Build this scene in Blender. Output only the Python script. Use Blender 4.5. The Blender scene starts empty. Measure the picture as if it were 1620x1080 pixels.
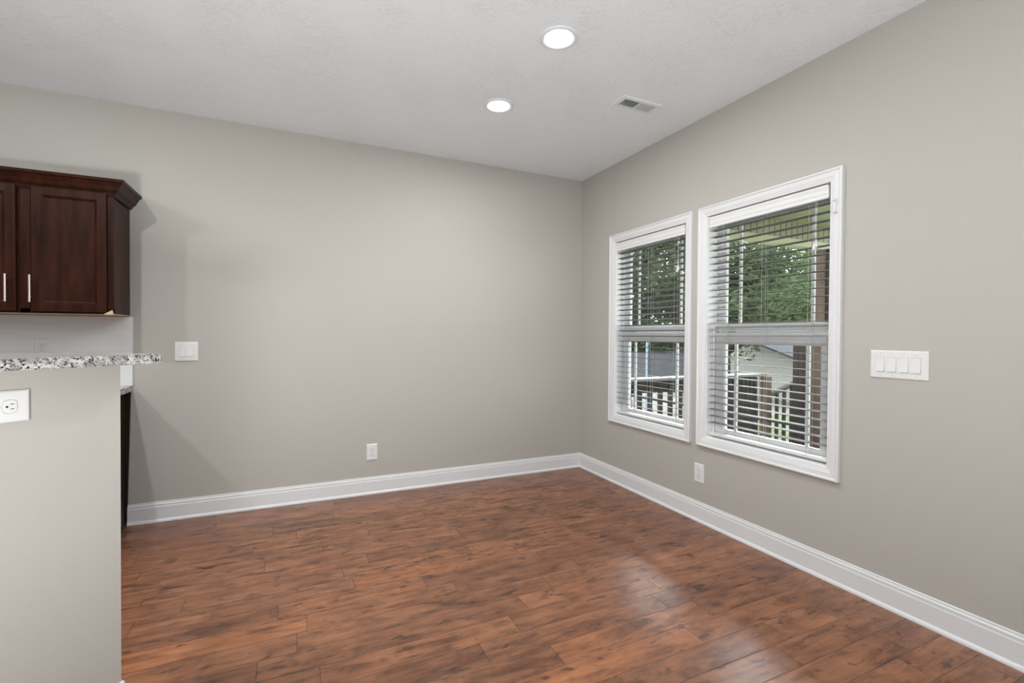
import bpy, bmesh, math, random
from mathutils import Vector, Matrix
random.seed(7)
S = bpy.context.scene
COL = S.collection

# ------------------------------------------------------------------ camera
FPX, YAW, PITCH, ROLL = 748.57, 0.435413, -0.0124095, 0.0067788
CAM = Vector((-2.52679, -3.85480, 1.25819))
_f = Vector((math.sin(YAW)*math.cos(PITCH), math.cos(YAW)*math.cos(PITCH), math.sin(PITCH)))
_r = Vector((math.cos(YAW), -math.sin(YAW), 0)); _u = _r.cross(_f)
_R = math.cos(ROLL)*_r + math.sin(ROLL)*_u
_U = -math.sin(ROLL)*_r + math.cos(ROLL)*_u
cd = bpy.data.cameras.new('camera'); cam = bpy.data.objects.new('camera', cd); COL.objects.link(cam)
cd.sensor_width = 36; cd.sensor_fit = 'HORIZONTAL'; cd.lens = FPX/1620*36; cd.clip_start = 0.02; cd.clip_end = 300
cam.matrix_world = Matrix(((_R.x, _U.x, -_f.x, CAM.x), (_R.y, _U.y, -_f.y, CAM.y), (_R.z, _U.z, -_f.z, CAM.z), (0, 0, 0, 1)))
S.camera = cam

# ------------------------------------------------------------------ world, sun, room lights, exposure
S.view_settings.view_transform = 'Standard'; S.view_settings.look = 'None'
S.view_settings.gamma = 1; S.view_settings.use_curve_mapping = False
S.view_settings.exposure = -0.08
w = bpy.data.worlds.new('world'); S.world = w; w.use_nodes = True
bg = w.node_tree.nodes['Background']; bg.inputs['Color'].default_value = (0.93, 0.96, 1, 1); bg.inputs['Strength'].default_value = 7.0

# added bright patch of sky, placed to throw window glare onto the floor
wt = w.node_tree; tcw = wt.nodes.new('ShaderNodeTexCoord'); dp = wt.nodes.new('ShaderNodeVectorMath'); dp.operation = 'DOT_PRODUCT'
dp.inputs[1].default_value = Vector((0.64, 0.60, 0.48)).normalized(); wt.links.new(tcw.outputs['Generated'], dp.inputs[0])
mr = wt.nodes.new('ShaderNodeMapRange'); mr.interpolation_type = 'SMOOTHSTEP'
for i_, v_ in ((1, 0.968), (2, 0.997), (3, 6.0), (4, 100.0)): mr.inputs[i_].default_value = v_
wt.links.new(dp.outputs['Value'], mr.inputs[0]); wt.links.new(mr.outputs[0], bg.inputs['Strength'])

def lamp(name, kind, loc, energy, size=0.12, color=(1, 0.97, 0.93), rot=(0, 0, 0), **k):
    d = bpy.data.lights.new(name, kind); d.energy = energy; d.color = color
    if kind == 'AREA': d.shape = k.get('shape', 'DISK'); d.size = size; d.size_y = k.get('size_y', size); d.spread = k.get('spread', math.pi)
    elif kind == 'SPOT': d.shadow_soft_size = size; d.spot_size = k.get('cone', 2.6); d.spot_blend = k.get('blend', 1)
    elif kind == 'SUN': d.angle = size
    o = bpy.data.objects.new(name, d); o.location = loc; o.rotation_euler = rot; COL.objects.link(o)
    return o
WARM = (1, 0.995, 0.985)
lamp('sun', 'SUN', (3, 0, 8), 3.6, 0.02, (1, 0.96, 0.88), (math.radians(8), math.radians(-38), 0))
# recessed cans: dining (the two in view and one just above the frame), kitchen; the living ones are unseen fill added behind the camera
lamp('downlight_dining', 'AREA', (-1.3218, -1.793, 2.726), 15, 0.11, WARM)
lamp('downlight_dining_rear', 'AREA', (-1.3165, -1.0252, 2.726), 10.5, 0.11, WARM)
lamp('downlight_bar', 'AREA', (-2.15, -1.80, 2.735), 5, 0.10, WARM)
lamp('downlight_kitchen', 'AREA', (-3.76, -1.95, 2.735), 25, 0.06, WARM)
lamp('downlight_kitchen_far', 'AREA', (-4.9, -1.80, 2.735), 27, 0.07, WARM)
for lx, ly in ((-1.3, -4.4), (-2.9, -4.8), (-4.6, -4.4), (-1.6, -6.3), (-4.2, -6.3)):
    lamp('living_fill', 'AREA', (lx, ly, 2.735), 3, 0.14, WARM)
# unseen fill lamp added behind the camera, aimed up to brighten the ceiling
lamp('ceiling_fill', 'AREA', (-3.3, -4.6, 0.45), 168, 0.8, (0.965, 0.99, 1), (math.radians(180-12), 0, 0))
# soft fill panel added in front of the plain rear wall, out of view
lamp('rear_fill', 'AREA', (-3.2, -7.38, 1.25), 16, 3.2, (0.95, 0.98, 1), (math.radians(90), 0, 0), shape='RECTANGLE', size_y=2.1)

# ------------------------------------------------------------------ materials
def mat(name, col, rough=0.5, metal=0.0, coat=0.0, spec=0.5):
    m = bpy.data.materials.new(name); m.use_nodes = True
    b = m.node_tree.nodes['Principled BSDF']
    b.inputs['Base Color'].default_value = (*col, 1); b.inputs['Roughness'].default_value = rough
    b.inputs['Metallic'].default_value = metal; b.inputs['Coat Roughness'].default_value = 0.26; b.inputs['Coat Weight'].default_value = coat
    b.inputs['Specular IOR Level'].default_value = spec
    return m
def NT(m): return m.node_tree, m.node_tree.nodes, m.node_tree.links, m.node_tree.nodes['Principled BSDF']
def N(nt, t, **k):
    n = nt.nodes.new(t)
    for a, v in k.items():
        if a.startswith('i_'): n.inputs[int(a[2:])].default_value = v
        else: setattr(n, a, v)
    return n
def math_n(nt, op, a, b=None, c=None):
    n = nt.nodes.new('ShaderNodeMath'); n.operation = op
    for i, v in enumerate((a, b, c)):
        if v is None: continue
        if isinstance(v, (int, float)): n.inputs[i].default_value = v
        else: nt.links.new(v, n.inputs[i])
    return n.outputs[0]
def ramp(nt, fac, stops, interp='LINEAR'):
    n = nt.nodes.new('ShaderNodeValToRGB'); cr = n.color_ramp; cr.interpolation = interp
    while len(cr.elements) < len(stops): cr.elements.new(0.5)
    for e, (p, c) in zip(cr.elements, stops): e.position = p; e.color = (*c, 1) if len(c) == 3 else c
    nt.links.new(fac, n.inputs[0]); return n.outputs[0]
def noise(nt, vec, scale, detail=2, rough=0.5, dist=0.0):
    n = nt.nodes.new('ShaderNodeTexNoise'); n.inputs['Scale'].default_value = scale
    n.inputs['Detail'].default_value = detail; n.inputs['Roughness'].default_value = rough; n.inputs['Distortion'].default_value = dist
    if vec is not None: nt.links.new(vec, n.inputs['Vector'])
    return n.outputs['Fac']
def mix(nt, fac, a, b, blend='MIX'):
    n = nt.nodes.new('ShaderNodeMix'); n.data_type = 'RGBA'; n.blend_type = blend
    for i, v in ((0, fac), (6, a), (7, b)):
        if isinstance(v, (int, float)): n.inputs[i].default_value = v
        elif isinstance(v, tuple): n.inputs[i].default_value = (*v, 1)
        else: nt.links.new(v, n.inputs[i])
    return n.outputs[2]
def bump(nt, h, strength, dist, b):
    n = nt.nodes.new('ShaderNodeBump'); n.inputs['Strength'].default_value = strength; n.inputs['Distance'].default_value = dist
    nt.links.new(h, n.inputs['Height']); nt.links.new(n.outputs[0], b.inputs['Normal']); return n
def objco(nt): return nt.nodes.new('ShaderNodeTexCoord').outputs['Object']

M = {}
# painted wall: greige with a faint roller texture
m = M['wall'] = mat('wall_paint', (0.475, 0.45, 0.415), 0.62, spec=0.3); nt, n, l, b = NT(m)
co = objco(nt); c = mix(nt, noise(nt, co, 0.9, 3), (0.460, 0.448, 0.415), (0.474, 0.461, 0.427)); l.new(c, b.inputs['Base Color'])
bump(nt, noise(nt, co, 260, 2), 0.06, 0.002, b)
# textured ceiling: stomped plaster relief
m = M['ceiling'] = mat('ceiling_plaster', (0.825, 0.875, 0.91), 0.8, spec=0.2); nt, n, l, b = NT(m)
co = objco(nt)
n1 = noise(nt, co, 26, 5, 0.62, 1.6); n2 = noise(nt, co, 3.2, 2); n3 = noise(nt, co, 75, 3, 0.6, 0.8)
patch = ramp(nt, n2, [(0.42, (0.02,)*3), (0.66, (1,)*3)])
hh = math_n(nt, 'MULTIPLY', math_n(nt, 'ADD', ramp(nt, n1, [(0.5, (0,)*3), (0.62, (1,)*3)]), math_n(nt, 'MULTIPLY', n3, 0.7)), math_n(nt, 'ADD', math_n(nt, 'MULTIPLY', patch, 0.8), 0.2))
bump(nt, hh, 0.42, 0.006, b)
M['trim'] = mat('trim_white', (0.74, 0.755, 0.77), 0.32)
M['vinyl'] = mat('window_vinyl', (0.90, 0.91, 0.92), 0.35)
M['plate'] = mat('plate_plastic', (0.76, 0.77, 0.77), 0.3)
M['slot'] = mat('slot_dark', (0.02, 0.02, 0.02), 0.5)
M['screw'] = mat('screw', (0.6, 0.6, 0.6), 0.35)
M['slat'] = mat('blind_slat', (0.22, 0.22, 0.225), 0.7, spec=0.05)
M['cord'] = mat('cord', (0.55, 0.55, 0.52), 0.7)
M['nickel'] = mat('satin_nickel', (0.78, 0.72, 0.65), 0.28, 1.0)
M['vent'] = mat('vent_white', (0.74, 0.79, 0.82), 0.4)
M['duct'] = mat('duct_dark', (0.03, 0.03, 0.03), 0.8)
M['damper'] = mat('damper_grey', (0.50, 0.50, 0.50), 0.5)
M['bare_wood'] = mat('bare_wood', (0.62, 0.45, 0.30), 0.7)
M['underside'] = mat('cabinet_underside', (0.50, 0.38, 0.27), 0.6)
M['splash'] = mat('white_backsplash', (0.78, 0.79, 0.80), 0.16)
# faint brushed lines on the backsplash
nt, n, l, b = NT(M['splash']); mp = N(nt, 'ShaderNodeMapping'); mp.inputs['Scale'].default_value = (1.5, 1.5, 22); l.new(objco(nt), mp.inputs[0])
l.new(ramp(nt, noise(nt, mp.outputs[0], 1.5, 3), [(0.35, (0.74, 0.75, 0.76)), (0.6, (0.79, 0.795, 0.80))]), b.inputs['Base Color'])
m = M['lens'] = mat('lamp_lens', (1, 1, 1), 0.5); nt, n, l, b = NT(m)
b.inputs['Emission Color'].default_value = (1, 0.98, 0.95, 1); b.inputs['Emission Strength'].default_value = 9
# glass
m = M['glass'] = bpy.data.materials.new('window_glass'); m.use_nodes = True; nt = m.node_tree; nt.nodes.clear()
o = N(nt, 'ShaderNodeOutputMaterial'); g = N(nt, 'ShaderNodeBsdfGlossy'); g.inputs['Roughness'].default_value = 0.01
t = N(nt, 'ShaderNodeBsdfTransparent'); t.inputs[0].default_value = (0.96, 0.98, 0.97, 1)
x = N(nt, 'ShaderNodeMixShader'); x.inputs[0].default_value = 0.05
nt.links.new(t.outputs[0], x.inputs[1]); nt.links.new(g.outputs[0], x.inputs[2]); nt.links.new(x.outputs[0], o.inputs[0])
# granite
m = M['granite'] = mat('granite', (0.6, 0.6, 0.58), 0.14); nt, n, l, b = NT(m); co = objco(nt)
v1 = N(nt, 'ShaderNodeTexVoronoi'); v1.inputs['Scale'].default_value = 260; v1.inputs['Randomness'].default_value = 1; l.new(co, v1.inputs['Vector'])
sx = N(nt, 'ShaderNodeSeparateColor'); l.new(v1.outputs['Color'], sx.inputs[0])
big = noise(nt, co, 52, 3, 0.6); big2 = noise(nt, co, 120, 2, 0.6, 0.5)
base = ramp(nt, big, [(0.38, (0.27, 0.27, 0.262)), (0.48, (0.42, 0.42, 0.41)), (0.57, (0.55, 0.55, 0.53))])
dk = math_n(nt, 'GREATER_THAN', math_n(nt, 'ADD', math_n(nt, 'MULTIPLY', sx.outputs[0], 0.5), big2), 0.94)
dk2 = math_n(nt, 'GREATER_THAN', math_n(nt, 'ADD', math_n(nt, 'MULTIPLY', sx.outputs[1], 0.5), big2), 0.86)
c = mix(nt, dk2, base, (0.20, 0.195, 0.19)); c = mix(nt, dk, c, (0.025, 0.024, 0.024)); l.new(c, b.inputs['Base Color'])
# espresso cabinet finish
m = M['espresso'] = mat('espresso_wood', (0.03, 0.012, 0.008), 0.34, coat=0.0, spec=0.1); nt, n, l, b = NT(m)
mp = N(nt, 'ShaderNodeMapping'); mp.inputs['Scale'].default_value = (14, 14, 1.6); l.new(objco(nt), mp.inputs[0])
l.new(ramp(nt, noise(nt, mp.outputs[0], 2.2, 4), [(0.3, (0.019, 0.0062, 0.0034)), (0.7, (0.046, 0.0145, 0.008))]), b.inputs['Base Color'])
b.inputs['Coat Roughness'].default_value = 0.22
M['espresso_dark'] = mat('espresso_edge', (0.006, 0.004, 0.003), 0.5)
# hand-scraped plank floor: boards run along x, width 0.127
m = M['floor'] = mat('plank_floor', (0.1, 0.04, 0.02), 0.33, coat=0.12, spec=0.38); nt, n, l, b = NT(m); co = objco(nt)
sp = N(nt, 'ShaderNodeSeparateXYZ'); l.new(co, sp.inputs[0]); X, Y = sp.outputs[0], sp.outputs[1]
wv = noise(nt, co, 2.5, 2); Yw = math_n(nt, 'ADD', Y, math_n(nt, 'MULTIPLY', math_n(nt, 'SUBTRACT', wv, 0.5), 0.004))
ry = math_n(nt, 'DIVIDE', math_n(nt, 'ADD', Yw, 0.040), 0.1265)
row = math_n(nt, 'FLOOR', ry); fy = math_n(nt, 'FRACT', ry)
wn = N(nt, 'ShaderNodeTexWhiteNoise', noise_dimensions='1D'); l.new(row, wn.inputs['W'])
wn2 = N(nt, 'ShaderNodeTexWhiteNoise', noise_dimensions='1D'); l.new(math_n(nt, 'ADD', row, 77.3), wn2.inputs['W'])
length = math_n(nt, 'ADD', math_n(nt, 'MULTIPLY', wn2.outputs[0], 0.55), 0.62)
rx = math_n(nt, 'DIVIDE', math_n(nt, 'ADD', X, math_n(nt, 'MULTIPLY', wn.outputs[0], 9.0)), length)
colm = math_n(nt, 'FLOOR', rx); fx = math_n(nt, 'FRACT', rx)
idv = N(nt, 'ShaderNodeCombineXYZ'); l.new(row, idv.inputs[0]); l.new(colm, idv.inputs[1])
wp = N(nt, 'ShaderNodeTexWhiteNoise', noise_dimensions='3D'); l.new(idv.outputs[0], wp.inputs['Vector'])
pid = wp.outputs['Value']
off = N(nt, 'ShaderNodeVectorMath', operation='MULTIPLY_ADD'); l.new(wp.outputs['Color'], off.inputs[0]); off.inputs[1].default_value = (7, 5, 3); l.new(co, off.inputs[2])
mg = N(nt, 'ShaderNodeMapping'); mg.inputs['Scale'].default_value = (1.5, 9, 1); l.new(off.outputs[0], mg.inputs[0])
mb = N(nt, 'ShaderNodeMapping'); mb.inputs['Scale'].default_value = (3.6, 9, 1); l.new(off.outputs[0], mb.inputs[0])
grain = noise(nt, mg.outputs[0], 3.0, 6, 0.62, 0.5); blot = noise(nt, mb.outputs[0], 1.7, 3, 0.55, 0.7)
fine = noise(nt, mg.outputs[0], 14, 3, 0.6); cloud = noise(nt, off.outputs[0], 6.5, 4, 0.6, 0.3)
mk = N(nt, 'ShaderNodeMapping'); mk.inputs['Scale'].default_value = (9, 24, 1); l.new(off.outputs[0], mk.inputs[0]); knot = noise(nt, mk.outputs[0], 1.25, 2, 0.5, 0.5)
gsum = math_n(nt, 'ADD', math_n(nt, 'MULTIPLY', grain, 0.6), math_n(nt, 'MULTIPLY', cloud, 0.4))
c = ramp(nt, gsum, [(0.30, (0.100, 0.040, 0.024)), (0.44, (0.198, 0.084, 0.045)), (0.56, (0.295, 0.130, 0.068)), (0.75, (0.42, 0.198, 0.108))])
tint = ramp(nt, pid, [(0.0, (0.80, 0.78, 0.80)), (0.35, (0.94, 0.93, 0.94)), (0.75, (1.05, 1.03, 1.0)), (0.93, (1.12, 1.06, 0.98)), (1.0, (1.22, 1.12, 0.96))])
c = mix(nt, 1.0, c, tint, 'MULTIPLY')
c = mix(nt, math_n(nt, 'MULTIPLY', ramp(nt, blot, [(0.54, (0,)*3), (0.70, (1,)*3)]), 0.62), c, (0.050, 0.027, 0.020))
c = mix(nt, math_n(nt, 'MULTIPLY', ramp(nt, knot, [(0.62, (0,)*3), (0.72, (1,)*3)]), 0.7), c, (0.035, 0.019, 0.014))
c = mix(nt, math_n(nt, 'MULTIPLY', ramp(nt, fine, [(0.66, (0,)*3), (0.8, (1,)*3)]), 0.35), c, (0.40, 0.22, 0.13))
ey = math_n(nt, 'MINIMUM', fy, math_n(nt, 'SUBTRACT', 1.0, fy)); eym = math_n(nt, 'MULTIPLY', ey, 0.1265)
ex = math_n(nt, 'MINIMUM', fx, math_n(nt, 'SUBTRACT', 1.0, fx)); exm = math_n(nt, 'MULTIPLY', ex, length)
ed = math_n(nt, 'MINIMUM', eym, exm)
seam = ramp(nt, math_n(nt, 'MULTIPLY', ed, 100.0), [(0.06, (1,)*3), (0.20, (0,)*3)])
c = mix(nt, math_n(nt, 'MULTIPLY', seam, 0.6), c, (0.022, 0.010, 0.007))
l.new(c, b.inputs['Base Color'])
rg = N(nt, 'ShaderNodeMapRange'); rg.inputs[3].default_value = 0.26; rg.inputs[4].default_value = 0.40; l.new(blot, rg.inputs[0]); l.new(rg.outputs[0], b.inputs['Roughness'])
edge = ramp(nt, math_n(nt, 'MULTIPLY', ed, 100.0), [(0.0, (0,)*3), (0.45, (1,)*3)], 'EASE')
ms = N(nt, 'ShaderNodeMapping'); ms.inputs['Scale'].default_value = (2.2, 9, 1); l.new(off.outputs[0], ms.inputs[0])
scr = noise(nt, ms.outputs[0], 2.5, 2, 0.5, 0.4)
hgt = math_n(nt, 'ADD', math_n(nt, 'MULTIPLY', edge, 0.5), math_n(nt, 'ADD', math_n(nt, 'MULTIPLY', scr, 0.9), math_n(nt, 'MULTIPLY', fine, 0.12)))
hgt = math_n(nt, 'ADD', hgt, math_n(nt, 'MULTIPLY', pid, 0.15))
bump(nt, hgt, 0.42, 0.004, b)
# outdoors
def noisy(name, a, bcol, scale, rough=0.8, sc=(1, 1, 1)):
    m = mat(name, a, rough, spec=0.3); nt, n, l, b = NT(m); mp = N(nt, 'ShaderNodeMapping'); mp.inputs['Scale'].default_value = sc
    l.new(objco(nt), mp.inputs[0]); l.new(ramp(nt, noise(nt, mp.outputs[0], scale, 4), [(0.3, a), (0.7, bcol)]), b.inputs['Base Color']); return m
M['grass'] = noisy('grass', (0.065, 0.0975, 0.02275), (0.1235, 0.156, 0.04875), 3)
M['concrete'] = noisy('concrete', (0.2015, 0.1885, 0.1755), (0.26, 0.247, 0.234), 1.5)
M['deck'] = noisy('deck_boards', (0.02275, 0.01788, 0.01462), (0.0455, 0.03575, 0.02925), 3, sc=(1, 12, 1))
M['rail'] = noisy('rail_stain', (0.01625, 0.0117, 0.0091), (0.02763, 0.02015, 0.01625), 6)
M['cap'] = mat('pale_cap', (0.1365, 0.1365, 0.1398), 0.6)  # plain grey, much paler than the rail stain
M['post'] = noisy('post_wood', (0.065, 0.04063, 0.02763), (0.117, 0.08125, 0.05687), 2.4, sc=(8, 8, 1.6))
M['porch'] = mat('porch_cream', (0.46, 0.47, 0.30), 0.6)
M['soffit'] = mat('soffit_panel', (0.30, 0.28, 0.18), 0.7)
nt, n, l, b = NT(M['soffit']); sp = N(nt, 'ShaderNodeSeparateXYZ'); l.new(objco(nt), sp.inputs[0])
gr = math_n(nt, 'LESS_THAN', math_n(nt, 'FRACT', math_n(nt, 'DIVIDE', sp.outputs[0], 0.085)), 0.16); l.new(mix(nt, gr, (0.30, 0.28, 0.18), (0.07, 0.065, 0.04)), b.inputs['Base Color'])
M['siding'] = mat('cream_siding', (0.60, 0.59, 0.56), 0.7); nt, n, l, b = NT(M['siding']); sp = N(nt, 'ShaderNodeSeparateXYZ'); l.new(objco(nt), sp.inputs[0])
bump(nt, math_n(nt, 'FRACT', math_n(nt, 'DIVIDE', sp.outputs[2], 0.18)), 0.6, 0.02, b)
M['roof'] = noisy('grey_shingle', (0.065, 0.06825, 0.0845), (0.104, 0.1073, 0.1268), 5)
M['leaf'] = noisy('leaf', (0.01788, 0.039, 0.01138), (0.04875, 0.08125, 0.02438), 1.3)
M['leaf2'] = noisy('leaf_pale', (0.052, 0.078, 0.026), (0.117, 0.143, 0.0585), 1.3)
for k in ('leaf', 'leaf2'):
    nt, n, l, b = NT(M[k]); tr = N(nt, 'ShaderNodeBsdfTranslucent'); ms_ = N(nt, 'ShaderNodeMixShader'); ms_.inputs[0].default_value = 0.35
    tr.inputs[0].default_value = (0.09, 0.15, 0.045, 1) if k == 'leaf' else (0.20, 0.26, 0.09, 1)
    out = [q for q in n if q.type == 'OUTPUT_MATERIAL'][0]
    l.new(b.outputs[0], ms_.inputs[1]); l.new(tr.outputs[0], ms_.inputs[2]); l.new(ms_.outputs[0], out.inputs[0])
M['bark'] = noisy('bark', (0.01138, 0.00975, 0.00845), (0.02925, 0.026, 0.02275), 5, sc=(5, 5, 1))
M['pole'] = mat('blue_white_pole', (0.1463, 0.2015, 0.2762), 0.4)
M['net'] = mat('grey_net', (0.0325, 0.03413, 0.04225), 0.8)
M['blue'] = mat('blue_plastic', (0.02925, 0.0325, 0.104), 0.4)
M['screen'] = mat('screen_frame', (0.03, 0.03, 0.032), 0.5)

# ------------------------------------------------------------------ helpers
def put(name, bm, m, parent=None, smooth=False, kind=None, loc=None, rotz=None, label=None, cat=None, group=None):
    me = bpy.data.meshes.new(name); bmesh.ops.recalc_face_normals(bm, faces=bm.faces[:]); bm.to_mesh(me); bm.free()
    o = bpy.data.objects.new(name, me); COL.objects.link(o)
    for mm in (m if isinstance(m, list) else [m]): me.materials.append(mm)
    if smooth:
        for p in me.polygons: p.use_smooth = True
    if parent: o.parent = parent
    if loc is not None: o.location = loc
    if rotz is not None: o.rotation_euler = (0, 0, rotz)
    if kind: o['kind'] = kind
    if label: o['label'] = label
    if cat: o['category'] = cat
    if group: o['group'] = group
    return o
def thing(name, label, cat, loc=(0, 0, 0), rotz=0, group=None, kind=None):
    o = bpy.data.objects.new(name, None); o.empty_display_size = 0.05; COL.objects.link(o)
    o.location = loc; o.rotation_euler = (0, 0, rotz)
    if label: o['label'] = label
    if cat: o['category'] = cat
    if group: o['group'] = group
    if kind: o['kind'] = kind
    return o
def BM(): return bmesh.new()
def box(bm, x0, x1, y0, y1, z0, z1, bev=0.0, mi=0):
    vs = [bm.verts.new(p) for p in ((x0, y0, z0), (x1, y0, z0), (x1, y1, z0), (x0, y1, z0), (x0, y0, z1), (x1, y0, z1), (x1, y1, z1), (x0, y1, z1))]
    fs = [bm.faces.new([vs[i] for i in q]) for q in ((0, 3, 2, 1), (4, 5, 6, 7), (0, 1, 5, 4), (1, 2, 6, 5), (2, 3, 7, 6), (3, 0, 4, 7))]
    for f in fs: f.material_index = mi
    if bev > 0:
        es = list({e for f in fs for e in f.edges}); bmesh.ops.bevel(bm, geom=es, offset=bev, segments=2, affect='EDGES', profile=0.5)
    return bm
def cyl(bm, p0, p1, r0, r1=None, seg=12):
    r1 = r0 if r1 is None else r1; p0 = Vector(p0); p1 = Vector(p1); d = (p1-p0).normalized()
    a = d.orthogonal().normalized(); b2 = d.cross(a)
    A = [bm.verts.new(p0+(a*math.cos(t)+b2*math.sin(t))*r0) for t in [2*math.pi*i/seg for i in range(seg)]]
    B = [bm.verts.new(p1+(a*math.cos(t)+b2*math.sin(t))*r1) for t in [2*math.pi*i/seg for i in range(seg)]]
    for i in range(seg): bm.faces.new((A[i], A[(i+1) % seg], B[(i+1) % seg], B[i]))
    bm.faces.new(A[::-1]); bm.faces.new(B); return bm
def lathe(bm, prof, seg=40, c=(0, 0, 0)):
    rings = []
    for r, z in prof:
        rings.append([bm.verts.new((c[0]+r*math.cos(2*math.pi*i/seg), c[1]+r*math.sin(2*math.pi*i/seg), c[2]+z)) for i in range(seg)])
    for a, b2 in zip(rings, rings[1:]):
        for i in range(seg): bm.faces.new((a[i], a[(i+1) % seg], b2[(i+1) % seg], b2[i]))
    return rings
def frame_sweep(bm, x0, x1, z0, z1, prof):
    """mitred rectangular frame; prof = (inset, toward room) pairs; room side is -y"""
    rings = []
    for ins, pr in prof:
        rings.append([bm.verts.new((x, -pr, z)) for x, z in ((x0+ins, z0+ins), (x1-ins, z0+ins), (x1-ins, z1-ins), (x0+ins, z1-ins))])
    for a, b2 in zip(rings, rings[1:]):
        for i in range(4): bm.faces.new((a[i], a[(i+1) % 4], b2[(i+1) % 4], b2[i]))
    return bm
def run(bm, pts, prof):
    """sweep a (out, z) profile along a polyline of (point, outward) pairs"""
    rings = [[bm.verts.new((p[0]+o[0]*a, p[1]+o[1]*a, z)) for a, z in prof] for p, o in pts]
    for a, b2 in zip(rings, rings[1:]):
        for i in range(len(prof)-1): bm.faces.new((a[i], a[i+1], b2[i+1], b2[i]))
    bm.faces.new(rings[0]); bm.faces.new(rings[-1][::-1]); return bm

H = 2.743
# ------------------------------------------------------------------ room shell
X0, Y0 = -7.0, -7.5
put('floor', box(BM(), X0-0.15, 0.15, Y0-0.15, 0.15, -0.12, 0), M['floor'], kind='structure')
put('ceiling', box(BM(), X0-0.15, 0.15, Y0-0.15, 0.15, H, H+0.15), M['ceiling'], kind='structure')
put('wall_back', box(BM(), X0-0.15, 0.15, 0, 0.15, 0, H), M['wall'], kind='structure')
put('wall_left', box(BM(), X0-0.15, X0, Y0, 0, 0, H), M['wall'], kind='structure')
put('wall_front', box(BM(), X0-0.15, 0.15, Y0-0.15, Y0, 0, H), M['wall'], kind='structure')
WC = (-0.931, -1.922); HW, ZB, ZT = 0.41, 0.585, 2.078
bm = BM()
ys = [0.0, WC[0]+HW, WC[0]-HW, WC[1]+HW, WC[1]-HW, Y0]
for a, b2 in ((0, 1), (2, 3), (4, 5)): box(bm, 0, 0.15, ys[b2] if b2 else 0, ys[a], 0, H)
for cy in WC:
    box(bm, 0, 0.15, cy-HW, cy+HW, 0, ZB); box(bm, 0, 0.15, cy-HW, cy+HW, ZT, H)
put('wall_right', bm, M['wall'], kind='structure')
BASE = [(0, 0), (0.0245, 0), (0.0245, 0.006), (0.0225, 0.012), (0.0185, 0.017), (0.0145, 0.0195), (0.0140, 0.098), (0.0125, 0.1035), (0.0115, 0.105), (0.0118, 0.117),
        (0.0085, 0.1225), (0.0065, 0.124), (0.0070, 0.1305), (0.0045, 0.133), (0, 0.133)]
bm = run(BM(), [((-3.500, 0), (0, -1)), ((0, 0), (-1, -1)), ], BASE)
put('baseboard_back', bm, M['trim'], kind='structure')
bm = run(BM(), [((0, 0), (-1, -1)), ((0, Y0), (-1, 1))], BASE)
put('baseboard_right', bm, M['trim'], kind='structure')

# half wall of the breakfast bar, turned 45 degrees
A45 = math.pi/4; BC = Vector((-3.0282, -1.9416, 0))          # visible corner; local x runs to the right in view, -y faces the dining room
put('wall_bar', box(BM(), -1.5, 0, 0, 0.15, 0, 1.16), M['wall'], kind='structure', loc=BC, rotz=A45)
bm = run(BM(), [((-1.5, 0), (0, -1)), ((0, 0), (1, -1)), ((0, 0.15), (1, 1)), ((-0.3, 0.15), (0, 1))], [(a, z*0.955) for a, z in BASE])
put('baseboard_bar', bm, M['trim'], kind='structure', loc=BC, rotz=A45)
bm = box(BM(), -1.6, 0.068, -0.105, 0.295, 1.1603, 1.1903)
es = [e for e in bm.edges if abs(e.verts[0].co.z-e.verts[1].co.z) > 0.02 and e.verts[0].co.x > 0]
bmesh.ops.bevel(bm, geom=es, offset=0.012, segments=4, affect='EDGES')
es = [e for e in bm.edges if abs(e.verts[0].co.z-e.verts[1].co.z) < 1e-4]
bmesh.ops.bevel(bm, geom=es, offset=0.003, segments=2, affect='EDGES')
put('bar_countertop', bm, M['granite'], loc=BC, rotz=A45, label='speckled grey and white granite bar top on the angled half wall', cat='countertop')

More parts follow.
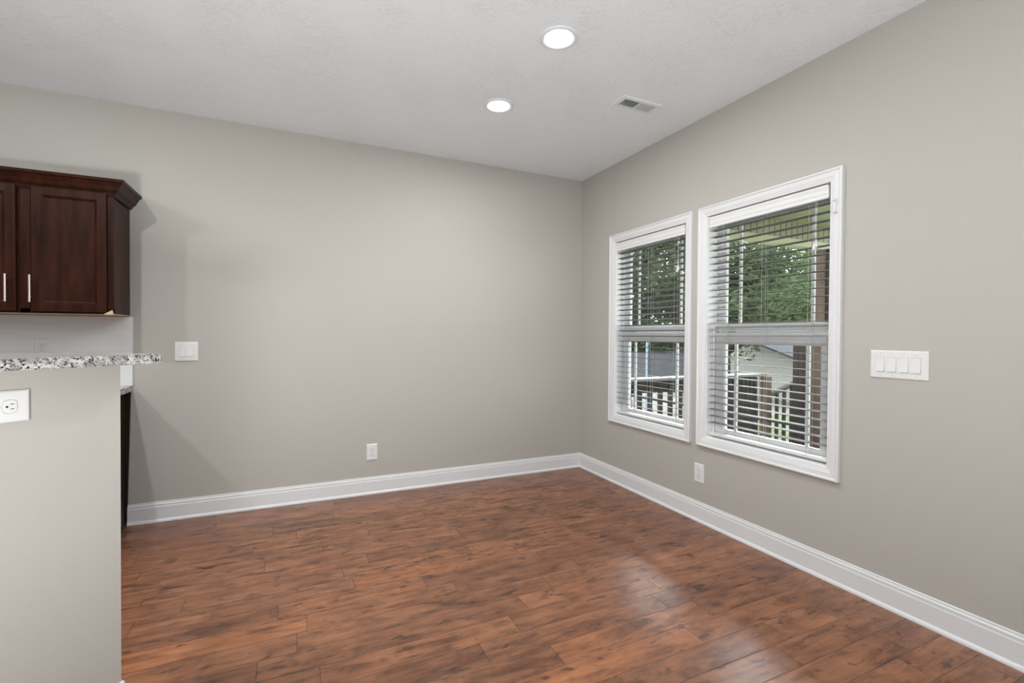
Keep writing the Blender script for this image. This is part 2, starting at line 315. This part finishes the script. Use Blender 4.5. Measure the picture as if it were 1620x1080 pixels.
# ------------------------------------------------------------------ windows (local: x right in view, z up, -y toward the room)
CAS = [(0, 0), (0, 0.020), (0.004, 0.0235), (0.010, 0.0235), (0.014, 0.0195), (0.017, 0.0175), (0.040, 0.0155), (0.044, 0.0125), (0.049, 0.0125), (0.053, 0.0095), (0.060, 0.0085), (0.0645, 0.0065), (0.0645, -0.012)]
def window(name, cy, tilt, blabel, side):
    R90 = -math.pi/2
    W = thing(name, None, None, (0, cy, 0), R90, kind='structure')
    def part(nm, bm, m, par=W, **k): return put(nm, bm, m, par, **k)
    part('window_casing', frame_sweep(BM(), -0.466, 0.466, 0.5215, 2.1275, CAS), M['trim'])
    bm = BM()
    for a, b2 in ((-0.4095, -0.397), (0.397, 0.4095)): box(bm, a, b2, 0.0, 0.149, ZB+0.0005, ZT-0.0005)
    box(bm, -0.397, 0.397, 0.0, 0.149, 2.066, ZT-0.0005); box(bm, -0.397, 0.397, 0.0, 0.149, ZB+0.0005, 0.592)
    # parting stops and sloping outer sill
    for s in (-1, 1):
        a, b2 = sorted((s*0.397, s*0.386)); box(bm, a, b2, 0.063, 0.071, 0.592, 2.066); box(bm, a, b2, 0.104, 0.108, 0.592, 2.066)
    part('jamb', bm, M['vinyl'])
    # upper sash
    us = part('upper_sash', frame_boxes(-0.386, 0.386, 1.288, 2.060, 0.344, 0.344, 1.346, 1.985, 0.109, 0.137), M['vinyl'])
    put('pane', box(BM(), -0.346, 0.346, 0.121, 0.125, 1.344, 1.987), M['glass'], us)
    bm = BM()
    for s in (-1, 1): box(bm, s*0.2365-0.009, s*0.2365+0.009, 0.1175, 0.1285, 1.346, 1.985)
    put('muntin', bm, M['vinyl'], us)
    ls = part('lower_sash', frame_boxes(-0.385, 0.385, 0.5925, 1.288, 0.312, 0.312, 0.648, 1.212, 0.073, 0.103), M['vinyl'])
    bm = BM(); box(bm, -0.312, 0.312, 0.068, 0.073, 1.216, 1.224, 0.001); box(bm, -0.385, 0.385, 0.064, 0.073, 1.262, 1.288, 0.002)
    put('lift_rail', bm, M['vinyl'], ls)
    put('pane', box(BM(), -0.314, 0.314, 0.087, 0.091, 0.646, 1.214), M['glass'], ls)
    bm = BM()
    for s in (-1, 1): box(bm, s*0.236-0.010, s*0.236+0.010, 0.083, 0.095, 0.648, 1.212)
    put('muntin', bm, M['vinyl'], ls)
    bm = BM()
    box(bm, -0.30, -0.25, 0.076, 0.10, 1.288, 1.294, 0.001); cyl(bm, (-0.275, 0.088, 1.294), (-0.275, 0.088, 1.303), 0.011); box(bm, -0.279, -0.245, 0.082, 0.092, 1.299, 1.306, 0.001)
    put('sash_lock', bm, M['trim'], ls, label='small white cam lock on the meeting rail')
    bm = BM(); box(bm, -0.384, 0.384, 0.140, 0.147, 0.738, 0.756)
    for s in (-1, 1): box(bm, s*0.378-0.007, s*0.378+0.007, 0.140, 0.147, 0.60, 2.05)
    part('screen_frame', bm, M['screen'], label='thin black frame bar behind the lower pane')
    # blind: hangs in the opening, a thing of its own
    B = thing('window_blind', blabel, 'blind', (0, cy, 0), R90)
    bm = BM(); prof = [(0.0, 1.986), (-0.010, 1.986), (-0.010, 1.992), (-0.0055, 1.999), (-0.0055, 2.006), (-0.009, 2.012), (-0.0065, 2.020), (-0.0065, 2.034), (-0.0105, 2.047), (-0.0105, 2.056), (0.0, 2.056)]
    A_ = [bm.verts.new((-0.392, y+0.012, z)) for y, z in prof]; B_ = [bm.verts.new((0.384, y+0.012, z)) for y, z in prof]
    k = len(prof)
    for i in range(k): bm.faces.new((A_[i], A_[(i+1) % k], B_[(i+1) % k], B_[i]))
    bm.faces.new(A_[::-1]); bm.faces.new(B_)
    put('valance', bm, M['plate'], B)
    put('headrail', box(BM(), -0.388, 0.380, 0.016, 0.056, 2.005, 2.060, 0.002), M['plate'], B)
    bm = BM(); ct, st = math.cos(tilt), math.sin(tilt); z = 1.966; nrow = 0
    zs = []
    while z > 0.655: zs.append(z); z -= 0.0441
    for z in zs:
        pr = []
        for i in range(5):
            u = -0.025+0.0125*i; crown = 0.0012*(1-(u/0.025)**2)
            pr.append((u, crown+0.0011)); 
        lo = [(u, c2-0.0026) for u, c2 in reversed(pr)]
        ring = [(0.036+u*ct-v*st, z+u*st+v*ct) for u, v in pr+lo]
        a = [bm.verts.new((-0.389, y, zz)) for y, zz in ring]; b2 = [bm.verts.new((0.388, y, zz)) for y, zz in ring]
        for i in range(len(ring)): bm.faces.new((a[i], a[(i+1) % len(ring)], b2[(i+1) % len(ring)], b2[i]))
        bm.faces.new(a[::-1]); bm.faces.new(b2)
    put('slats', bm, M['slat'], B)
    put('bottom_rail', box(BM(), -0.389, 0.388, 0.012, 0.060, 0.604, 0.622, 0.003), M['plate'], B)
    for lx in (-0.28, 0.0, 0.28):
        bm = BM()
        for y in (0.0095, 0.0625): cyl(bm, (lx, y, 0.616), (lx, y, 2.01), 0.0007, seg=5)
        cyl(bm, (lx+0.006, 0.036, 0.616), (lx+0.006, 0.036, 2.01), 0.0008, seg=5)
        put('ladder_cord', bm, M['cord'], B)
    bm = BM()
    cx = 0.318
    for d in (-0.004, 0.004): cyl(bm, (cx+d, 0.004, 1.76), (cx+d, 0.012, 2.01), 0.0009, seg=6)
    tc = put('tilt_cord', bm, M['cord'], B)
    for d, dz in ((-0.006, 0.0), (0.006, 0.012)):
        bm = BM(); lathe(bm, [(0.0005, 0.045), (0.003, 0.044), (0.0045, 0.03), (0.0085, 0.014), (0.0095, 0.006), (0.007, 0.001), (0.0005, 0.0)], 14, (cx+d, 0.004, 1.725+dz))
        put('tassel', bm, M['plate'], tc, smooth=True)
    return W
def frame_boxes(x0, x1, z0, z1, gl, gr, gz0, gz1, y0, y1):
    bm = BM()
    frame_pts = [(x0, x1, z0, z1, y0), (-gl-0.006, gr+0.006, gz0-0.006, gz1+0.006, y0), (-gl, gr, gz0, gz1, y0+0.006), (-gl, gr, gz0, gz1, y1), (x0, x1, z0, z1, y1), (x0, x1, z0, z1, y0)]
    rings = [[bm.verts.new((x, y, z)) for x, z in ((a, c2), (b2, c2), (b2, d), (a, d))] for a, b2, c2, d, y in frame_pts[:-1]]
    rings.append(rings[0])
    for a, b2 in zip(rings, rings[1:]):
        for i in range(4): bm.faces.new((a[i], a[(i+1) % 4], b2[(i+1) % 4], b2[i]))
    return bm
window('window_1', WC[0], math.radians(-7), 'white slatted blind with slightly tilted slats in the window nearer the room corner', 0)
window('window_2', WC[1], 0.0, 'white slatted blind with level open slats in the window nearer the four-gang switch', 1)
# clear cord clip on the right casing of window 2
bm = BM(); box(bm, -0.006, 0.006, -0.006, 0, -0.04, 0.04, 0.002); box(bm, -0.010, 0.010, -0.016, -0.006, -0.034, -0.026, 0.002); box(bm, -0.010, 0.010, -0.016, -0.006, 0.026, 0.034, 0.002)
put('cord_cleat', bm, M['plate'], loc=(-0.0175, -2.353, 1.93), rotz=-math.pi/2, label='small white cord cleat on the upper right casing of the window nearer the four-gang switch', cat='cleat')

# ------------------------------------------------------------------ wall plates
def plate_mesh(w_, h_):
    bm = BM(); a, b2 = w_/2, h_/2
    rings = [[bm.verts.new((sx*(a-i), -d, sz*(b2-i))) for sx, sz in ((-1, -1), (1, -1), (1, 1), (-1, 1))] for i, d in ((0, 0), (0, 0.0035), (0.004, 0.0065), (0.010, 0.007))]
    for r, s in zip(rings, rings[1:]):
        for i in range(4): bm.faces.new((r[i], r[(i+1) % 4], s[(i+1) % 4], s[i]))
    bm.faces.new(rings[-1]); bm.faces.new(rings[0][::-1]); return bm
def outlet(label, loc, rotz, w_=0.083, h_=0.128, tilt=0.0, rects=(0.021, -0.021)):
    T = thing('power_outlet', label, 'outlet', loc, rotz); T.rotation_euler = (0, tilt, rotz) if not tilt else (0, 0, rotz)
    if tilt:
        T.rotation_mode = 'QUATERNION'; T.rotation_quaternion = (Matrix.Rotation(rotz, 3, 'Z') @ Matrix.Rotation(tilt, 3, 'Y')).to_quaternion()
    put('faceplate', plate_mesh(w_, h_), M['plate'], T)
    for zc in rects:
        bm = BM(); pts = []
        for i in range(32):
            t = 2*math.pi*i/32; x_ = 0.0185*math.cos(t); z_ = max(-0.0145, min(0.0145, 0.0185*math.sin(t)*1.05)); pts.append((x_, z_))
        a = [bm.verts.new((x_, -0.0068, zc+z_)) for x_, z_ in pts]; b2 = [bm.verts.new((x_*0.97, -0.0090, zc+z_*0.97)) for x_, z_ in pts]
        for i in range(32): bm.faces.new((a[i], a[(i+1) % 32], b2[(i+1) % 32], b2[i]))
        bm.faces.new(b2)
        rc = put('receptacle', bm, M['plate'], T)
        bm = BM()
        box(bm, -0.0074, -0.0056, -0.0094, -0.0085, zc, zc+0.0085); box(bm, 0.0056, 0.0074, -0.0094, -0.0085, zc+0.001, zc+0.0080)
        cyl(bm, (0, -0.0094, zc-0.0065), (0, -0.0085, zc-0.0065), 0.0028, seg=12)
        # thin dark joint around the receptacle face
        rr = [bm.verts.new((x_*1.03, -0.0071, zc+z_*1.03)) for x_, z_ in pts]; r2 = [bm.verts.new((x_*1.0, -0.0071, zc+z_*1.0)) for x_, z_ in pts]
        for i in range(32): bm.faces.new((rr[i], rr[(i+1) % 32], r2[(i+1) % 32], r2[i]))
        put('slots', bm, M['slot'], rc)
    bm = BM(); cyl(bm, (0, -0.0066, 0), (0, -0.0082, 0), 0.0032, 0.0028, 14); put('screw', bm, M['screw'], T)
    return T
def switch(label, loc, rotz, n_, w_, h_):
    T = thing('light_switch', label, 'switch', loc, rotz)
    put('faceplate', plate_mesh(w_, h_), M['plate'], T)
    for i in range(n_):
        xc = (i-(n_-1)/2)*0.0475
        bm = BM(); hw, hh = 0.0175, 0.0345
        box(bm, xc-hw, xc+hw, -0.0072, -0.0066, -hh, hh); fr = put('rocker_joint', bm, M['damper'], T)
        bm = BM(); hw, hh = 0.0163, 0.0330
        v = [bm.verts.new(p) for p in ((xc-hw, -0.0070, -hh), (xc+hw, -0.0070, -hh), (xc+hw, -0.0070, hh), (xc-hw, -0.0070, hh),
             (xc-hw, -0.0125, -hh), (xc+hw, -0.0125, -hh), (xc+hw, -0.0092, 0), (xc-hw, -0.0092, 0), (xc+hw, -0.0080, hh), (xc-hw, -0.0080, hh))]
        for q in ((4, 5, 6, 7), (7, 6, 8, 9), (0, 1, 5, 4), (2, 3, 9, 8), (1, 2, 8, 6, 5), (3, 0, 4, 7, 9)): bm.faces.new([v[j] for j in q])
        put('rocker', bm, M['plate'], T)
        for zz in (-0.0495, 0.0495):
            bm = BM(); cyl(bm, (xc, -0.0066, zz), (xc, -0.0080, zz), 0.0030, 0.0026, 12); put('screw', bm, M['screw'], T)
    return T
outlet('white duplex outlet low on the long back wall above the baseboard', (-1.9505, 0, 0.3292), 0)
outlet('white duplex outlet low on the right wall below the gap between the windows', (0, -1.4745, 0.3285), -math.pi/2)
outlet('large-looking white outlet mounted sideways on the half wall under the bar top', tuple(BC + Vector((-0.290*0.70711, -0.290*0.70711, 1.0585))), A45, 0.086, 0.128, tilt=math.pi/2)
switch('white two-gang rocker switch on the back wall right of the bar top', (-3.177, 0, 1.135), 0, 2, 0.1345, 0.130)
switch('white four-gang rocker switch plate on the right wall beside the window', (0, -2.635, 1.136), -math.pi/2, 4, 0.2295, 0.130)

# ------------------------------------------------------------------ ceiling fixtures
def can_light(label, x, y):
    T = thing('ceiling_light', label, 'ceiling light', (x, y, H))
    bm = BM(); lathe(bm, [(0.096, 0.0), (0.096, -0.004), (0.090, -0.0075), (0.078, -0.007), (0.071, -0.004), (0.068, -0.001), (0.068, 0.0)], 48)
    put('trim_ring', bm, M['vent'], T, smooth=True)
    bm = BM(); rg_ = lathe(bm, [(0.0675, -0.0015), (0.062, -0.0065), (0.05, -0.0105), (0.03, -0.0135), (0.001, -0.015)], 48); bm.faces.new(rg_[-1])
    put('lens', bm, M['lens'], T, smooth=True, label='glowing white dome lens')
can_light('lit round recessed ceiling light nearer the top edge of the photo', -1.3218, -1.793)
can_light('lit round recessed ceiling light nearer the back wall', -1.3165, -1.0252)
T = thing('ceiling_vent', 'white rectangular ceiling air vent with one dark louvred half', 'vent', (-0.5245, -1.4235, H))
bm = BM(); A_, B_ = 0.152, 0.068
rings = [[bm.verts.new((sx*a, sy*b2, -z)) for sx, sy in ((-1, -1), (1, -1), (1, 1), (-1, 1))] for a, b2, z in ((A_, B_, 0), (A_, B_, 0.004), (A_-0.006, B_-0.006, 0.010), (0.120, 0.040, 0.010), (0.120, 0.040, 0.001))]
for r, s in zip(rings, rings[1:]):
    for i in range(4): bm.faces.new((r[i], r[(i+1) % 4], s[(i+1) % 4], s[i]))
box(bm, -0.004, 0.004, -0.040, 0.040, -0.010, -0.001)
put('vent_frame', bm, M['vent'], T)
put('duct_opening', box(BM(), -0.120, 0.120, -0.040, 0.040, -0.0018, -0.0004), M['duct'], T)
bm = BM()
for i in range(10):
    x_ = -0.116+0.0112*i+0.003
    v = [bm.verts.new(p) for p in ((x_, -0.040, -0.0095), (x_+0.0026, -0.040, -0.0095), (x_+0.0086, -0.040, -0.003), (x_+0.006, -0.040, -0.003), (x_, 0.040, -0.0095), (x_+0.0026, 0.040, -0.0095), (x_+0.0086, 0.040, -0.003), (x_+0.006, 0.040, -0.003))]
    for q in ((0, 1, 2, 3), (7, 6, 5, 4), (0, 4, 5, 1), (1, 5, 6, 2), (2, 6, 7, 3), (3, 7, 4, 0)): bm.faces.new([v[j] for j in q])
put('louvres', bm, M['vent'], T)
bm = BM()
for i in range(10):
    x_ = 0.006+0.0112*i
    v = [bm.verts.new(p) for p in ((x_+0.0085, -0.040, -0.0095), (x_+0.0110, -0.040, -0.0095), (x_+0.0015, -0.040, -0.0025), (x_-0.001, -0.040, -0.0025), (x_+0.0085, 0.040, -0.0095), (x_+0.0110, 0.040, -0.0095), (x_+0.0015, 0.040, -0.0025), (x_-0.001, 0.040, -0.0025))]
    for q in ((0, 1, 2, 3), (7, 6, 5, 4), (0, 4, 5, 1), (1, 5, 6, 2), (2, 6, 7, 3), (3, 7, 4, 0)): bm.faces.new([v[j] for j in q])
put('louvres', bm, M['damper'], T, label='light grey louvres angled the other way')
bm = BM(); box(bm, -0.106, -0.103, -0.006, 0.030, -0.013, -0.009, 0.001); put('damper_lever', bm, M['vent'], T)

# ------------------------------------------------------------------ kitchen side
def cab_door(parent, x0, x1, z0, z1, y0, hx):
    """shaker door with a bevelled recess; face toward -y"""
    bm = BM(); fr = 0.044; th = 0.020
    rings = []
    for ins, dy in ((0, 0), (0, th-0.002), (0.002, th), (fr-0.002, th), (fr+0.001, th-0.002), (fr+0.010, 0.010), (fr+0.014, 0.0085)):
        rings.append([bm.verts.new((x, y0-dy, z)) for x, z in ((x0+ins, z0+ins), (x1-ins, z0+ins), (x1-ins, z1-ins), (x0+ins, z1-ins))])
    for a, b2 in zip(rings, rings[1:]):
        for i in range(4): bm.faces.new((a[i], a[(i+1) % 4], b2[(i+1) % 4], b2[i]))
    bm.faces.new(rings[-1]); bm.faces.new(rings[0][::-1])
    d = put('door', bm, M['espresso'], parent)
    bm = BM(); yb = y0-th
    cyl(bm, (hx, yb-0.030, 1.4255), (hx, yb-0.030, 1.576), 0.0052, seg=14)
    for zz in (1.452, 1.549): cyl(bm, (hx, yb, zz), (hx, yb-0.030, zz), 0.0030, seg=10)
    put('handle', bm, M['nickel'], d, smooth=False, label='brushed nickel bar pull')
T = thing('wall_cabinet', 'dark espresso upper cabinet with crown moulding and bar pulls on the back wall', 'cabinet', (0, 0, 0))
bm = BM(); YF = -0.315
box(bm, -4.29, -3.4850, YF, -0.001, 1.372, 2.075)
put('body', bm, M['espresso'], T)
bm = BM()
for a, b2 in ((-4.29, -4.225), (-3.893, -3.852), (-3.524, -3.480)): box(bm, a, b2, YF-0.004, YF+0.01, 1.368, 2.078)
box(bm, -4.29, -3.480, YF-0.004, YF+0.01, 1.368, 1.392); box(bm, -4.29, -3.480, YF-0.004, YF+0.01, 2.060, 2.078)
put('face_frame', bm, M['espresso'], T)
put('underside_panel', box(BM(), -4.28, -3.487, YF+0.002, -0.002, 1.3670, 1.3718), M['underside'], T, label='unfinished pale wood bottom')
cab_door(T, -4.236, -3.906, 1.3765, 2.0715, YF-0.004, -3.9375)
cab_door(T, -3.842, -3.512, 1.3765, 2.0715, YF-0.004, -3.838)
CR = [(0.000, 2.060), (0.006, 2.060), (0.007, 2.068), (0.012, 2.071), (0.013, 2.079), (0.020, 2.083), (0.030, 2.094), (0.036, 2.108), (0.044, 2.122), (0.050, 2.132), (0.058, 2.136), (0.060, 2.152), (0.0, 2.152)]
bm = run(BM(), [((-4.29, YF-0.004), (0, -1)), ((-3.480, YF-0.004), (1, -1)), ((-3.480, -0.0005), (1, 0))], CR)
put('crown_moulding', bm, M['espresso'], T)
bm = BM()
v = [bm.verts.new(p) for p in ((-3.528, -0.337, 1.3655), (-3.481, -0.337, 1.3655), (-3.4865, -0.337, 1.392), (-3.528, -0.300, 1.3655), (-3.4785, -0.300, 1.3655), (-3.4865, -0.300, 1.390))]
for q in ((0, 1, 2), (5, 4, 3), (0, 3, 4, 1), (1, 4, 5, 2), (2, 5, 3, 0)): bm.faces.new([v[j] for j in q])
put('corner_chip', bm, M['bare_wood'], T, label='pale bare-wood wedge at the lower front corner')
# backsplash
put('backsplash', box(BM(), -4.40, -3.470, -0.014, -0.0005, 0.9145, 1.3640, 0.0008), M['splash'], label='smooth white backsplash panel between wall cabinet and lower counter', cat='backsplash')
o_ = outlet('faint white outlet on the white backsplash above the bar top', (-3.9120, -0.014, 1.158), 0, 0.073, 0.082+0.046)
# base cabinet and its counter
T = thing('base_cabinet', 'dark espresso base cabinet, only a sliver seen past the half wall', 'cabinet', (0, 0, 0))
bm = BM(); box(bm, -4.40, -3.530, -0.600, -0.002, 0.10, 0.8755); box(bm, -4.40, -3.540, -0.530, -0.002, 0.0, 0.10); put('body', bm, M['espresso'], T)
put('end_panel', box(BM(), -3.530, -3.512, -0.602, -0.002, 0, 0.8755), M['espresso'], T)
bm = BM()
v = [bm.verts.new(p) for p in ((-3.512, -0.016, 0.026), (-3.5015, -0.016, 0.026), (-3.4805, -0.016, 0.8755), (-3.512, -0.016, 0.8755), (-3.512, -0.001, 0.026), (-3.5015, -0.001, 0.026), (-3.4805, -0.001, 0.8755), (-3.512, -0.001, 0.8755))]
for q in ((0, 1, 2, 3), (7, 6, 5, 4), (0, 4, 5, 1), (1, 5, 6, 2), (2, 6, 7, 3), (3, 7, 4, 0)): bm.faces.new([v[j] for j in q])
put('tapered_strip', bm, M['espresso_dark'], T, label='black tapered strip against the wall')  # near-black strip, wider towards the top
bm = run(BM(), [((-3.512, -0.602), (1, 0)), ((-3.512, -0.002), (1, 0))], [(0, 0), (0.010, 0), (0.010, 0.008), (0.005, 0.018), (0, 0.021)]); put('shoe_moulding', bm, M['espresso'], T)
put('kitchen_countertop', box(BM(), -4.40, -3.4750, -0.640, -0.0005, 0.876, 0.9140, 0.003), M['granite'], label='grey granite counter on the base cabinet behind the half wall', cat='countertop')

# ------------------------------------------------------------------ outdoors
GZ = -0.90
put('lawn', box(BM(), 0.2, 60, -40, 5.0, GZ-0.3, GZ), M['grass'], label='sunlit green lawn beyond the deck stairs', cat='lawn')
put('pavement', box(BM(), 0.2, 60, 5.0, 60, GZ-0.3, GZ+0.005), M['concrete'], label='pale concrete paving behind the left deck railing', cat='pavement')
T = thing('deck', 'dark stained wooden deck outside the windows', 'deck')
put('decking', box(BM(), 0.16, 2.75, -6, 0.50, -0.16, -0.12), M['deck'], T)
bm = BM()
box(bm, 0.16, 2.75, 0.46, 0.50, -0.40, -0.16); box(bm, 2.71, 2.75, -6, 0.50, -0.40, -0.16); put('rim_joist', bm, M['rail'], T)
for (a, b2) in ((0.3, 0.42), (2.65, 0.42), (2.65, -2.0), (2.65, -5.0)): put('support_post', box(BM(), a-0.05, a+0.05, b2-0.05, b2+0.05, GZ, -0.16), M['rail'], T)
T = thing('deck_railing', 'dark wooden deck railing with pale cap left of the stairs', 'railing')
put('cap_board', box(BM(), 0.20, 2.86, 0.15, 0.32, 0.775, 0.803), M['cap'], T)
bm = BM(); box(bm, 0.2, 2.74, 0.215, 0.255, 0.64, 0.775); put('top_rail', bm, M['rail'], T)
put('bottom_rail', box(BM(), 0.2, 2.74, 0.215, 0.255, -0.05, 0.03), M['rail'], T)
for i in range(17):
    x_ = 0.28+0.145*i; put('baluster', box(BM(), x_, x_+0.050, 0.185, 0.215, -0.06, 0.76), M['rail'], T)
for i in range(8): put('baluster', box(BM(), 1.655+0.145*i, 1.705+0.145*i, 0.185, 0.215, -0.06, 0.76), M['rail'], T)
put('newel_post', box(BM(), 2.76, 2.855, 0.09, 0.185, -0.30, 0.772), M['post'], T)
# stair at the front corner of the deck, descending to the left in view
T = thing('deck_stairs', 'wooden deck stairs with sloping grey handrail seen through the nearer window', 'stairs')
def slope(bm, x0, x1, ya, za, yb, zb, th):
    v = [bm.verts.new(p) for p in ((x0, ya, za), (x1, ya, za), (x1, yb, zb), (x0, yb, zb), (x0, ya, za+th), (x1, ya, za+th), (x1, yb, zb+th), (x0, yb, zb+th))]
    for q in ((0, 3, 2, 1), (4, 5, 6, 7), (0, 1, 5, 4), (1, 2, 6, 5), (2, 3, 7, 6), (3, 0, 4, 7)): bm.faces.new([v[j] for j in q])
    return bm
for i in range(3): put('tread', box(BM(), 2.93, 3.85, -0.45+0.27*i, -0.16+0.27*i, -0.34-0.16*i, -0.30-0.16*i), M['deck'], T)
for xx in (2.89, 3.86): put('stringer', slope(BM(), xx, xx+0.03, -0.50, -0.47, 0.45, -0.90, 0.18), M['rail'], T)
put('newel_post', box(BM(), 2.87, 2.965, -0.42, -0.325, -0.40, 0.86), M['rail'], T)
put('handrail', slope(BM(), 2.865, 2.985, -0.325, 0.80, 0.42, 0.36, 0.035), M['cap'], T)
for i in range(7):
    y_ = -0.24+0.095*i; zt = 0.80-0.59*(y_+0.325); put('baluster', box(BM(), 2.90, 2.93, y_, y_+0.033, zt-1.05, zt-0.02), M['rail'], T)
bm = BM(); box(bm, 2.88, 3.00, -0.35, -0.22, 0.862, 0.885); put('newel_cap', bm, M['blue'], T, label='small blue cap on the stair post')
# porch roof edge, post, ceiling
T = thing('porch_beam', 'cream porch beam with grooved panel under the porch roof', 'beam')
put('trim_board', box(BM(), 0.16, 2.75, -0.715, -0.625, 2.185, 2.255), M['porch'], T)
put('grooved_panel', box(BM(), 0.16, 2.75, -0.700, -0.640, 2.255, 2.42), M['soffit'], T)
put('porch_ceiling', box(BM(), 0.16, 2.85, -6, -0.60, 2.42, 2.46), M['porch'], label='cream painted porch ceiling above the deck', cat='ceiling')
T = thing('porch_post', 'brown rough wooden porch post with knotty grain', 'post')
put('shaft', box(BM(), 2.53, 2.67, -0.745, -0.60, -0.12, 2.185, 0.006), M['post'], T)
put('corner_board', box(BM(), 2.535, 2.665, -0.775, -0.745, -0.12, 2.185), M['rail'], T)
T = thing('privacy_panel', 'dark stained board panel between the porch post and the deck stairs', 'panel')
bm = BM()
for i in range(4): box(bm, 2.60, 2.62, -0.598+0.062*i, -0.540+0.062*i, -0.12, 1.225)
put('boards', bm, M['rail'], T)
for z_ in (0.0, 1.05): put('cross_rail', box(BM(), 2.622, 2.66, -0.598, -0.354, z_, z_+0.08), M['rail'], T)
# neighbour house
T = thing('neighbour_house', 'cream sided low house with grey roof across the yard', 'house')
bm = BM(); xh = 12.6
v = [bm.verts.new(p) for p in ((xh, 5.15, GZ+0.007), (xh, 12.5, GZ+0.007), (xh, 12.5, 1.26), (xh, 8.42, 1.26), (xh, 5.15, 0.14))]; w_ = [bm.verts.new((p.co.x+4, p.co.y, p.co.z)) for p in v]
bm.faces.new(v); bm.faces.new(w_[::-1])
for i in range(5): bm.faces.new((v[i], w_[i], w_[(i+1) % 5], v[(i+1) % 5]))
put('siding', bm, M['siding'], T)
bm = BM()
v = [bm.verts.new(p) for p in ((xh-0.2, 4.9, 0.055), (xh-0.2, 8.6, 1.322), (xh+4.2, 8.6, 1.70), (xh+4.2, 4.9, 1.62))]; w_ = [bm.verts.new((p.co.x, p.co.y, p.co.z+0.06)) for p in v]
bm.faces.new(v); bm.faces.new(w_[::-1])
for i in range(4): bm.faces.new((v[i], w_[i], w_[(i+1) % 4], v[(i+1) % 4]))
put('roof', bm, M['roof'], T)
wd = put('house_window', box(BM(), xh-0.03, xh, 8.75, 9.45, 0.72, 1.05), M['net'], T)
bm = BM(); box(bm, xh-0.05, xh-0.03, 8.97, 9.01, 0.72, 1.05); box(bm, xh-0.05, xh-0.03, 8.75, 9.45, 0.87, 0.90); put('muntin', bm, M['siding'], wd)
# trampoline
T = thing('trampoline', 'round trampoline with grey net and blue poles beyond the left window', 'trampoline', (6.5, 5.7, GZ+0.006))
bm = BM(); lathe(bm, [(1.05, 0.85), (1.05, 0.80), (0.8, 0.79), (0.01, 0.78)], 28); put('mat', bm, M['net'], T)
bm = BM(); lathe(bm, [(0.98, 0.86), (0.98, 1.75)], 28); put('safety_net', bm, M['net'], T)
for i in range(6):
    a = 2*math.pi*i/6+0.3; bm = BM(); cyl(bm, (1.08*math.cos(a), 1.08*math.sin(a), 0), (1.08*math.cos(a), 1.08*math.sin(a), 2.2), 0.028, seg=10); put('pole', bm, M['pole'], T)
# trees
def tree(label, x, y, h_, r, nleaf, kind, blobs, lsize=0.11, group=None, zlow=0.25, seed=1, zmin=0.1):
    rnd = random.Random(seed); T = thing('tree', label, 'tree', (x, y, GZ+0.02), 0, group)
    bm = BM(); cyl(bm, (0, 0, 0), (0.1, 0.05, h_*0.45), 0.20, 0.12, 10)
    for i in range(9):
        a = rnd.uniform(0, 6.28); e = rnd.uniform(0.4, 1.1); L = rnd.uniform(0.5, 0.95)*r; z0 = h_*rnd.uniform(0.25, 0.5)
        p0 = Vector((0.08, 0.04, z0)); p1 = p0+Vector((math.cos(a)*math.cos(e), math.sin(a)*math.cos(e), math.sin(e)))*L
        cyl(bm, p0, p1, 0.07, 0.03, 7)
        for j in range(4):
            q = p0.lerp(p1, rnd.uniform(0.5, 1)); d = Vector((rnd.uniform(-1, 1), rnd.uniform(-1, 1), rnd.uniform(-0.2, 1)))*r*0.35; cyl(bm, q, q+d, 0.025, 0.008, 5)
    put('trunk', bm, M['bark'], T)
    cs = [(Vector((rnd.gauss(0, 0.42)*r, rnd.gauss(0, 0.42)*r, h_*rnd.uniform(zlow, 0.95))), rnd.uniform(0.16, 0.34)*r) for _ in range(blobs)]
    cs = [(Vector((c_.x, c_.y, max(c_.z, zmin+b_))), b_) for c_, b_ in cs]
    vs, fs = [], []
    for i in range(nleaf):
        c_, br = cs[rnd.randrange(blobs)]
        d = Vector((rnd.gauss(0, 1), rnd.gauss(0, 1), rnd.gauss(0, 0.8))); d = d.normalized()*br*rnd.random()**0.4; p = c_+d
        u = Vector((rnd.gauss(0, 1), rnd.gauss(0, 1), rnd.gauss(0, 1))).normalized(); v_ = u.orthogonal().normalized(); s = lsize*rnd.uniform(0.6, 1.3); k = len(vs)
        vs += [p-u*s, p+v_*s*0.45, p+u*s, p-v_*s*0.45]; fs.append((k, k+1, k+2, k+3))
    me = bpy.data.meshes.new('foliage'); me.from_pydata([tuple(q) for q in vs], [], fs); me.materials.append(M[kind])
    o = bpy.data.objects.new('foliage', me); COL.objects.link(o); o.parent = T
    return T
G = 'trees beyond the yard'
tree('broad leafy tree with dark branches and white sky showing through', 8.6, 3.2, 5.0, 2.6, 6000, 'leaf', 46, 0.09, seed=3, zmin=2.4)
tree('dense dark green tree filling the left part of the nearer window', 9.8, 6.8, 5.6, 2.9, 20000, 'leaf', 70, 0.11, seed=5, zmin=2.5)
tree('dense green tree filling the window nearer the room corner', 7.2, 8.6, 5.6, 3.0, 24000, 'leaf', 85, 0.11, seed=8, zlow=0.12, zmin=1.2)
tree('pale yellow-green tree far behind the others', 19.5, 11.5, 6.0, 3.4, 12000, 'leaf2', 50, 0.16, seed=12, zlow=0.2, zmin=1.5)
tree('green tree far behind the corner window', 8.6, 14.5, 6.4, 3.6, 24000, 'leaf', 80, 0.15, seed=17, zlow=0.1, zmin=0.4)
